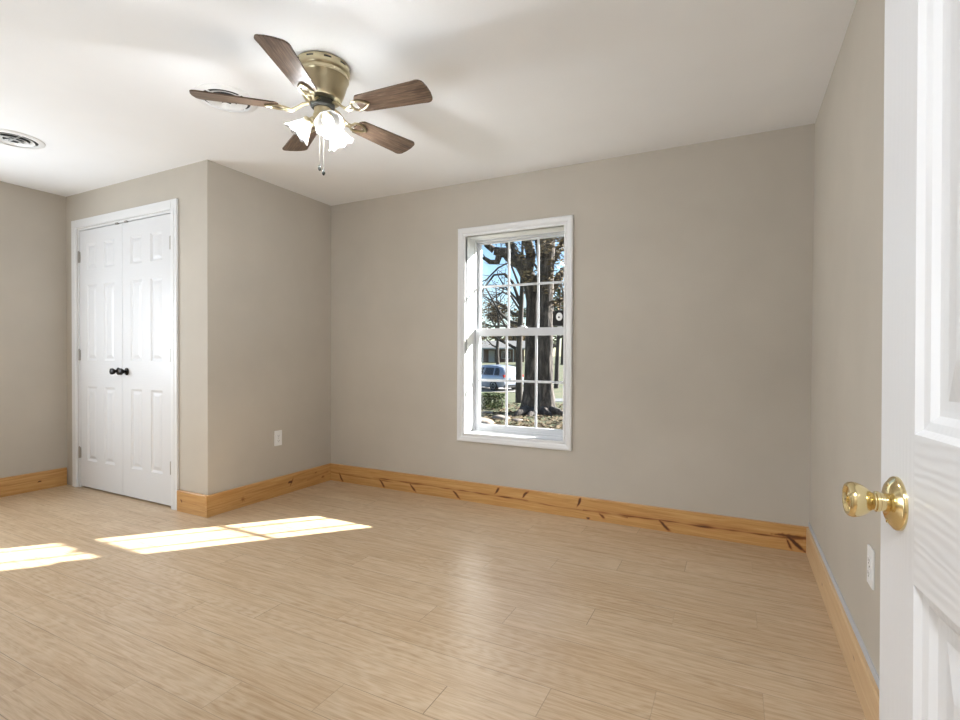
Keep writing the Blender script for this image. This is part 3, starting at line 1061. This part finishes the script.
def ground_z(x, y):
    f = min(1.0, max(0.0, (y-9.0)/14.0))
    return GZ-0.22*f*f*(3-2*f)+max(0.0, y-27.0)*0.0190+0.04*noise.noise(Vector((x*0.25, y*0.25, 0)))


def gpt(px, D):
    """ground point below the pixel column px at depth D"""
    p = at(px, 356, D)
    return Vector((p.x, p.y, ground_z(p.x, p.y)))


bm = bmesh.new()
gx = [-90+2.5*i for i in range(53)]
gy = [0.33+0.8*i for i in range(20)]+[16.4+2.5*i for i in range(44)]
gv = [[bm.verts.new((x, y, ground_z(x, y))) for y in gy] for x in gx]
for i in range(len(gx)-1):
    for j in range(len(gy)-1):
        bm.faces.new((gv[i][j], gv[i+1][j], gv[i+1][j+1], gv[i][j+1]))
me = bpy.data.meshes.new('lawn')
bm.to_mesh(me)
bm.free()
me.materials.append(M['lawn'])
for p in me.polygons:
    p.use_smooth = True
lw = bpy.data.objects.new('lawn', me)
C.objects.link(lw)
tag(lw, 'winter lawn strewn with leaves outside the window', 'lawn', kind='structure')


def strip(name, pts, w, m, label, cat, lift=0.02):
    mb = MB()
    prev = None
    n = 24
    P = []
    for i in range(n+1):
        f = i/n*(len(pts)-1)
        k = min(int(f), len(pts)-2)
        P.append(Vector(pts[k]).lerp(Vector(pts[k+1]), f-k))
    rows = []
    for i, p in enumerate(P):
        d = (P[min(i+1, n)]-P[max(i-1, 0)]).normalized()
        s = Vector((-d.y, d.x, 0))
        a, b = p+s*w/2, p-s*w/2
        rows.append([mb.bm.verts.new((q.x, q.y, ground_z(q.x, q.y)+lift)) for q in (a, b)]+[mb.bm.verts.new((q.x, q.y, ground_z(q.x, q.y)-0.05)) for q in (b, a)])
    for a, b in zip(rows, rows[1:]):
        for k in range(4):
            mb.bm.faces.new((a[k], a[(k+1) % 4], b[(k+1) % 4], b[k]))
    return tag(mb.build(name, m), label, cat, kind='structure')


strip('driveway', [gpt(400, 29.5), gpt(480, 29), gpt(530, 28.5)], 4.5, M['concrete'], 'pale concrete drive under the parked car', 'driveway')
strip('street', [gpt(538, 20.5), gpt(560, 21.0), gpt(640, 23.0)], 1.6, M['road'], 'grey asphalt street right of the big tree', 'street')


def leaf_cloud(mb, center, rad, n, size, rng, squash=(1, 1, 1), hollow=0.3):
    for _ in range(n):
        while True:
            v = Vector((rng.uniform(-1, 1), rng.uniform(-1, 1), rng.uniform(-1, 1)))
            if hollow < v.length < 1:
                break
        p = Vector(center)+Vector((v.x*rad*squash[0], v.y*rad*squash[1], v.z*rad*squash[2]))
        leaf(mb, p, size*rng.uniform(0.6, 1.3), rng)


def leaf(mb, p, s, rng):
    q = Matrix.Rotation(rng.uniform(0, 2*PI), 3, 'Z') @ Matrix.Rotation(rng.uniform(0, PI), 3, 'X')
    u, w = q @ Vector((s, 0, 0)), q @ Vector((0, s*0.45, 0))
    k = q @ Vector((0, 0, s*0.12))
    mb.poly([p-u, p+w+k, p+u, p-w+k])


def branch(mb, pts, r0, r1, rng, depth=2, seg=7, twigs=4, spread=0.9, tips=None):
    """a limb along pts with random side twigs"""
    pts = [Vector(p) for p in pts]
    n = len(pts)
    mb.tube(pts, [r0+(r1-r0)*i/(n-1) for i in range(n)], seg)
    if tips is not None:
        tips.append(pts[-1])
    if depth <= 0:
        return
    L = sum((b-a).length for a, b in zip(pts, pts[1:]))
    for _ in range(twigs):
        f = rng.uniform(0.25, 0.98)*(n-1)
        k = min(int(f), n-2)
        p = pts[k].lerp(pts[k+1], f-k)
        d = (pts[k+1]-pts[k]).normalized()
        v = (d+Vector((rng.uniform(-1, 1), rng.uniform(-1, 1), rng.uniform(-0.6, 0.9)))*spread).normalized()
        l = L*rng.uniform(0.30, 0.55)
        q = [p]
        for _i in range(4):
            v = (v+Vector((rng.uniform(-1, 1), rng.uniform(-1, 1), rng.uniform(-0.7, 0.8)))*0.32).normalized()
            q.append(q[-1]+v*l/4)
        r = (r0+(r1-r0)*f/(n-1))*0.5
        branch(mb, q, r, max(0.006, r*0.25), rng, depth-1, 5, twigs, spread, tips)


def bumpy_trunk(mb, pts, rad, seg, rng, flare=0.0):
    """thick trunk with fluted bark"""
    pts = [Vector(p) for p in pts]
    fine, fr = [], []
    for i in range(len(pts)-1):
        for s in range(6):
            f = s/6
            fine.append(pts[i].lerp(pts[i+1], f))
            fr.append(rad[i]+(rad[i+1]-rad[i])*f)
    fine.append(pts[-1])
    fr.append(rad[-1])
    n0 = len(mb.bm.verts)
    mb.tube(fine, fr, seg)
    mb.bm.verts.ensure_lookup_table()
    sd = rng.uniform(0, 50)
    for i, c in enumerate(fine):
        for k in range(seg):
            v = mb.bm.verts[n0+i*seg+k]
            o = v.co-c
            a = 2*PI*k/seg
            f = 1+0.13*noise.noise(Vector((math.cos(a)*2.6, math.sin(a)*2.6, i*0.35+sd)))+0.07*noise.noise(Vector((math.cos(a)*7, math.sin(a)*7, i*0.9+sd)))
            if flare and i < 5:
                f *= 1+flare*(1-i/5)**2*(0.6+0.9*max(0, noise.noise(Vector((math.cos(a)*1.9, math.sin(a)*1.9, sd+9)))+0.2))
            v.co = c+o*f


rng = random.Random(21)
D = 15.0
# the double-trunk oak
base = gpt(541, D)
oak = empty('oak_tree', base)
tag(oak, 'huge rough-barked double-trunk oak filling the right of the window', 'tree')


def loc(px, py, dd=0.0):
    return at(px, py, D+dd)-base


mb = MB()
bumpy_trunk(mb, [loc(546, 419), loc(546, 406), loc(545.5, 385), loc(545.5, 340), loc(546, 290), loc(547, 250), loc(549, 200), loc(548, 150)], [0.38, 0.28, 0.225, 0.215, 0.22, 0.235, 0.22, 0.17], 40, rng, 0.5)
mb.build('trunk', M['bark'], oak, 180)
mb = MB()
bumpy_trunk(mb, [loc(530, 419, .5), loc(531, 404, .5), loc(531.5, 380, .5), loc(532, 335, .5), loc(533, 300, .5), loc(529, 278, .4), loc(520, 262, .3), loc(506, 253, .2), loc(494, 251, .2)], [0.42, 0.30, 0.215, 0.195, 0.20, 0.22, 0.20, 0.16, 0.12], 36, rng, 0.5)
mb.build('trunk', M['bark'], oak, 180)
for lp, r0 in (([(494, 250), (487, 245), (484, 232), (490, 222), (500, 212)], 0.11),
               ([(500, 252), (497, 262), (490, 262), (484, 258)], 0.12),
               ([(515, 258), (508, 240), (500, 224), (498, 205), (480, 180)], 0.14),
               ([(527, 275), (531, 255), (526, 235), (520, 210), (515, 180)], 0.18),
               ([(536, 292), (541, 270), (538, 245), (532, 220)], 0.12),
               ([(550, 292), (560, 276), (572, 262), (592, 250), (610, 235)], 0.15),
               ([(551, 262), (562, 245), (570, 228), (582, 205)], 0.13),
               ([(551, 307), (560, 300), (572, 292), (590, 288)], 0.10)):
    mb = MB()
    pts = [loc(x, y, 0.3+0.12*i*rng.uniform(-1, 1)) for i, (x, y) in enumerate(lp)]
    branch(mb, pts, r0, r0*0.45, rng, 1, 9, 4)
    mb.build('limb', M['bark'], oak, 180)
mb = MB()
for (x, y, r, nn) in ((556, 245, 0.55, 200), (560, 268, 0.42, 150), (540, 240, 0.5, 160), (550, 285, 0.32, 70), (529, 250, 0.45, 120), (562, 302, 0.30, 60), (515, 233, 0.5, 90), (560, 228, 0.7, 200), (531, 275, 0.3, 50)):
    leaf_cloud(mb, loc(x, y, -0.3), r, nn, 0.065, rng)
mb.build('dry_foliage', M['brownleaf'], oak)
mb = MB()
for (x0, y0, x1, y1) in ((543, 410, 556, 424), (534, 411, 524, 424), (527, 410, 512, 418), (550, 410, 568, 417)):
    mb.tube([loc(x0, y0, -0.2), (loc(x0, y0, -0.3)+loc(x1, y1, -0.8))/2+Vector((0, 0, 0.05)), loc(x1, y1, -0.8)], [0.14, 0.09, 0.04], 10)
mb.build('root', M['bark'], oak, 180)


def bare_tree(px, D, h, r, label, rngseed, lean=0.0, limbs=None, leafy=0, mleaf=None, depth=2, twigs=4):
    rg = random.Random(rngseed)
    b = gpt(px, D)
    root = empty('bare_tree', b)
    tag(root, label, 'tree')
    tips = []
    mb = MB()
    top = Vector((lean, 0, h))
    pts = [Vector((0, 0, -0.1)), top*0.3+Vector((rg.uniform(-.1, .1), 0, 0)), top*0.6+Vector((rg.uniform(-.15, .15), 0, 0)), top]
    mb.tube(pts, [r, r*0.8, r*0.6, r*0.25], 10)
    mb.build('trunk', M['twig'], root, 60)
    mb = MB()
    for f, dx, dy, dz, rr in limbs or [(0.35, -1.8, 0.3, 1.2, .5), (0.42, 1.5, -.2, 1.3, .5), (0.55, -1.3, .4, 1.4, .42), (0.62, 1.2, .3, 1.3, .4), (0.75, -.9, -.3, 1.1, .32), (0.85, .8, .2, 1.0, .28)]:
        a = top*f
        v = Vector((dx, dy, dz))
        q = [a]
        for i in range(1, 6):
            q.append(a+v*(i/5)+Vector((rg.uniform(-.12, .12), rg.uniform(-.12, .12), rg.uniform(-.12, .12)))*v.length*0.35)
        branch(mb, q, r*rr, r*0.08, rg, depth, 6, twigs, 0.9, tips)
    mb.build('branches', M['twig'], root, 60)
    if leafy:
        mb = MB()
        for _ in range(leafy):
            p = rg.choice(tips)+Vector((rg.uniform(-1, 1), rg.uniform(-1, 1), rg.uniform(-1, 1)))*0.5
            leaf(mb, p, 0.075*rg.uniform(0.7, 1.4), rg)
        mb.build('dry_foliage', mleaf, root)
    return root


bare_tree(519.5, 19.0, 6.5, 0.15, 'slim grey tree just left of the big oak', 3, 0.1,
          [(0.30, -2.0, 0.4, 0.9, .5), (0.36, -1.4, 0.2, 1.5, .5), (0.5, -1.9, .3, 1.0, .5), (0.56, -1.0, -.2, 1.4, .4), (0.62, 0.9, .2, 1.2, .35), (0.75, -1.1, 0, .9, .35), (0.86, -.7, .2, .8, .3)])
bare_tree(499, 36.0, 7.0, 0.16, 'bare twiggy tree behind the parked car', 8, -0.3, None, 500, M['brownleaf'])
bare_tree(556.5, 30.0, 7.0, 0.15, 'slim trunk standing right of the oak', 12, 0.2, None, 300, M['brownleaf'], 1)


# arching bare limbs of the slim tree
slim = bpy.data.objects['bare_tree']
rg = random.Random(77)
for lp, r0 in (([(519, 300), (513, 283), (505, 274), (494, 275), (484, 288), (478, 300)], 0.07), ([(519, 324), (509, 321), (500, 313), (493, 301), (487, 290), (480, 282)], 0.065),
               ([(520, 310), (511, 296), (503, 292), (495, 296), (489, 306)], 0.05), ([(519, 285), (510, 262), (498, 268), (486, 280), (478, 283)], 0.05), ([(519, 330), (505, 326), (492, 326), (480, 322)], 0.05)):
    mb = MB()
    branch(mb, [at(x, y, 19.0+0.15*i)-slim.location for i, (x, y) in enumerate(lp)], r0, r0*0.35, rg, 1, 8, 7, 1.0)
    mb.build('limb', M['twig'], slim, 60)


def bush_tree(px, D, h, w, m, label, seed, n=900, size=0.16):
    rg = random.Random(seed)
    b = gpt(px, D)
    root = empty('woodland_tree', b)
    tag(root, label, 'tree')
    MB().tube([(0, 0, -0.2), (0.1, 0, h*0.35), (0, 0.1, h*0.8)], [0.22, 0.17, 0.06], 8).build('trunk', M['twig'], root, 60)
    mb = MB()
    for i in range(9):
        c = Vector((rg.uniform(-1, 1)*w*0.55, rg.uniform(-1, 1)*w*0.4, h*rg.uniform(0.22, 0.9)))
        leaf_cloud(mb, c, w*rg.uniform(0.35, 0.6), n//9, size, rg, (1, 1, 0.75), 0.2)
    mb.build('crown', m, root)


bush_tree(476, 97, 10.5, 3.4, M['brownleaf'], 'brown-leaved tree behind the left end of the porch house', 31, 1500, 0.34)
bush_tree(495, 103, 12.0, 3.6, M['brownleaf'], 'tan tree rising above the porch house roof', 32, 1600, 0.34)
bush_tree(513, 98, 11.5, 3.2, M['brownleaf'], 'brown tree seen between the slim tree and the oak', 33, 1500, 0.34)
bush_tree(529, 104, 12.0, 3.2, M['olive'], 'olive tree glimpsed between the two oak trunks', 34, 1300, 0.34)
bush_tree(562, 70, 11.0, 3.4, M['olive'], 'olive green tree at the right edge of the window view', 35, 1700, 0.28)
bush_tree(592, 74, 11.0, 3.4, M['olive'], 'olive tree hidden behind the right window casing', 36, 1300, 0.28)

# hedge
rg = random.Random(41)
a, b2 = gpt(448, 17.0), gpt(503, 16.6)
hd = empty('hedge', (a+b2)/2)
tag(hd, 'low clipped hedge with a sunlit top in front of the car', 'hedge')
mb = MB()
dv2 = (b2-a)
sd = Vector((-dv2.y, dv2.x, 0)).normalized()
for _ in range(5200):
    f = rg.uniform(-0.5, 0.5)
    u = rg.uniform(-0.45, 0.45)
    z = rg.uniform(0.0, 0.46)
    if rg.random() < 0.45:
        z = rg.uniform(0.40, 0.48)
    elif rg.random() < 0.5:
        u = rg.choice((-0.45, 0.45))*rg.uniform(0.85, 1.0)
    leaf(mb, dv2*f+sd*u+Vector((0, 0, z)), 0.045*rg.uniform(0.7, 1.3), rg)
mb.build('clipped_foliage', M['hedge'], hd)
mb = MB()
for i in range(9):
    p = dv2*(i/8-0.5)*0.96
    mb.tube([p+Vector((0, 0, -0.15)), p+Vector((0.03, 0, 0.2)), p+Vector((-0.02, 0.03, 0.38))], [0.02, 0.016, 0.008], 6)
mb.build('stems', M['twig'], hd)

# leaf litter and stones near the house
rg = random.Random(51)
mb = MB()
for _ in range(5200):
    px, py = rg.uniform(455, 590), rg.uniform(402, 450)
    p = on_ground(px, py, GZ)
    if p.y < 1.0:
        continue
    p.z = ground_z(p.x, p.y)+0.012+rg.uniform(0, 0.02)
    s = 0.045*rg.uniform(0.7, 1.5)
    an = rg.uniform(0, 2*PI)
    u = Vector((math.cos(an)*s, math.sin(an)*s, rg.uniform(-.3, .3)*s))
    w = Vector((-math.sin(an)*s*0.55, math.cos(an)*s*0.55, rg.uniform(-.4, .4)*s))
    mb.poly([p-u, p+w, p+u, p-w])
lt_o = mb.build('fallen_leaves', M['litter'])
tag(lt_o, 'fallen brown leaves covering the ground around the oak', 'leaves', kind='stuff')
stones = [(479, 424, 0.30, 'flat pale stone at the lower left of the window view'), (500, 419, 0.20, 'small tan stone left of the oak roots'), (517, 421, 0.12, 'small stone beside the left oak root'), (487, 413, 0.14, 'stone in front of the hedge end')]
for px, py, s, lab in stones:
    p = on_ground(px, py, GZ)
    p.z = ground_z(p.x, p.y)+s*0.05
    mb = MB()
    bmesh.ops.create_icosphere(mb.bm, subdivisions=3, radius=s)
    for v in mb.bm.verts:
        f = 1+0.3*noise.noise(v.co*(2.2/s*0.5)+Vector((px, 0, 0)))
        v.co = Vector((v.co.x*f*1.4, v.co.y*f, v.co.z*f*0.45))
    o = mb.build('garden_stone', M['stone'], None, 60, p)
    tag(o, lab, 'stone')

# ------------------------------------------------------------------ parked car


def car(px, D, heading):
    g = gpt(px, D)
    g.z += 0.02
    root = empty('car', g, heading)
    root.scale = (0.92, 0.92, 0.86)
    tag(root, 'silver hatchback parked on the drive beyond the hedge', 'car')
    # local: +x front, y left, z up; stations give half widths and heights
    def section(x, zb, zbelt, ztop, wb, wm, wt):
        return [(x, -wb, zb), (x, -wm, zb+0.22), (x, -wm, zbelt-0.08), (x, -wm*0.96, zbelt), (x, -wt, ztop-0.05), (x, -wt*0.8, ztop), (x, 0, ztop+0.01), (x, wt*0.8, ztop), (x, wt, ztop-0.05), (x, wm*0.96, zbelt), (x, wm, zbelt-0.08), (x, wm, zb+0.22), (x, wb, zb)]
    st = [(-2.15, 0.45, 0.95, 1.00, 0.70, 0.74, 0.62), (-2.08, 0.32, 1.00, 1.20, 0.76, 0.83, 0.63), (-1.75, 0.25, 1.00, 1.52, 0.80, 0.88, 0.60), (-1.2, 0.22, 0.99, 1.62, 0.82, 0.90, 0.63), (-0.3, 0.22, 0.97, 1.66, 0.82, 0.90, 0.65), (0.35, 0.22, 0.96, 1.60, 0.82, 0.90, 0.62), (0.95, 0.22, 0.96, 1.14, 0.82, 0.89, 0.70), (1.5, 0.22, 0.92, 1.02, 0.80, 0.87, 0.66), (2.0, 0.26, 0.80, 0.88, 0.74, 0.82, 0.60), (2.2, 0.36, 0.66, 0.72, 0.60, 0.66, 0.45)]
    mb = MB()
    rings = [[mb.bm.verts.new(p) for p in section(*s)] for s in st]
    for a, b in zip(rings, rings[1:]):
        n = len(a)
        for k in range(n):
            mb.bm.faces.new((a[k], a[(k+1) % n], b[(k+1) % n], b[k]))
    mb.bm.faces.new(rings[0])
    mb.bm.faces.new(rings[-1][::-1])
    body = mb.build('body', M['carpaint'], root, 50)
    # side windows
    for s in (-1, 1):
        for xa, xb, xc, xd in ((-1.78, -1.35, -1.30, -1.60), (-1.22, -0.32, -0.36, -1.14), (-0.22, 0.62, 0.26, -0.26)):
            mb = MB()
            def q(x, z):
                w = 0.88+(0.64-0.88)*(z-0.97)/(1.60-0.97)
                return (x, s*(w+0.012), z)
            mb.prism([q(xa, 1.03), q(xb, 1.03), q(xc, 1.48), q(xd, 1.48)], (0, -s*0.02, 0))
            mb.build('side_window', M['carglass'], root)
    mb = MB()
    mb.prism([(-2.105, -0.60, 1.03), (-2.105, 0.60, 1.03), (-1.80, 0.52, 1.47), (-1.80, -0.52, 1.47)], (0.03, 0, 0.0))
    mb.build('rear_window', M['carglass'], root)
    mb = MB()
    mb.prism([(0.98, -0.66, 1.14), (0.98, 0.66, 1.14), (0.42, 0.56, 1.58), (0.42, -0.56, 1.58)], (-0.03, 0, 0.0))
    mb.build('windscreen', M['carglass'], root)
    for x in (-1.32, 1.36):
        for s in (-1, 1):
            w = MB().lathe([(0.20, -0.10), (0.31, -0.10), (0.335, -0.07), (0.335, 0.07), (0.31, 0.10), (0.20, 0.10)], 28, axis_mtx((x, s*0.82, 0.335), (0, s, 0))).build('wheel', M['tyre'], root, 40)
            mb = MB().lathe([(0.205, 0.06), (0.205, 0.102), (0.185, 0.106), (0.17, 0.085), (0.04, 0.095), (0.02, 0.105)], 28, axis_mtx((x, s*0.82, 0.335), (0, s, 0)))
            mb.build('hub_cap', M['rim'], w, 40)
    for s in (-1, 1):
        MB().box((-2.15, s*0.56, 0.88), (-2.02, s*0.80, 1.06), 0.02).build('tail_light', M['redlens'], root)
        MB().box((2.02, s*0.42, 0.62), (2.14, s*0.70, 0.74), 0.03).build('headlight', M['plate'], root)
        MB().box((0.62, s*0.88, 1.0), (0.80, s*1.04, 1.12), 0.03).build('wing_mirror', M['carpaint'], root)
    MB().box((-2.20, -0.80, 0.40), (-2.02, 0.80, 0.60), 0.04).build('rear_bumper', M['carpaint'], root)
    MB().box((-2.185, -0.26, 0.74), (-2.14, 0.26, 0.86), 0.005).build('number_plate', M['plate'], root)
    MB().box((-2.17, -0.72, 0.24), (-2.0, 0.72, 0.40), 0.03).build('valance', M['tyre'], root)


car(491, 29.0, R(155))

# ------------------------------------------------------------------ house across the street
hb_ = gpt(488, 84)
hs = empty('house', hb_, R(24))
tag(hs, 'low brick house with a white porch across the street', 'house')
zf = 0.0
MB().box((-8, 0.0, -0.6), (6, 7, 2.35)).build('wall', M['housewall'], hs)
mb = MB()
mb.prism([(-8.6, -2.2, 2.35), (-8.6, 3.5, 3.7), (-8.6, 7.6, 2.35)], (15.2, 0, 0))
mb.build('roof', M['houseroof'], hs)
MB().box((-8.6, -2.24, 2.15), (6.6, -2.1, 2.37)).build('fascia', M['housetrim'], hs)
for x in (-6.0, -3.4, -0.8, 1.6, 4.2):
    MB().box((x-0.08, -2.05, -0.4), (x+0.08, -1.9, 2.2)).build('porch_post', M['housetrim'], hs)
MB().box((-8, -2.2, -0.8), (6, 0, -0.25)).build('porch_floor', M['concrete'], hs)
for x in (-5.2, -2.0, 3.0):
    f = MB().box((x-0.75, -0.06, 0.6), (x+0.75, 0.02, 1.9)).build('window', M['housetrim'], hs)
    MB().box((x-0.65, -0.075, 0.7), (x+0.65, -0.055, 1.8)).build('pane', M['carglass'], f)
d = MB().box((0.1, -0.05, -0.25), (1.1, 0.02, 1.95)).build('front_door', M['housetrim'], hs)
MB().lathe([(0.04, 0), (0.04, 0.05)], 10, axis_mtx((0.98, -0.05, 0.8), (0, -1, 0))).build('handle', M['black'], d)
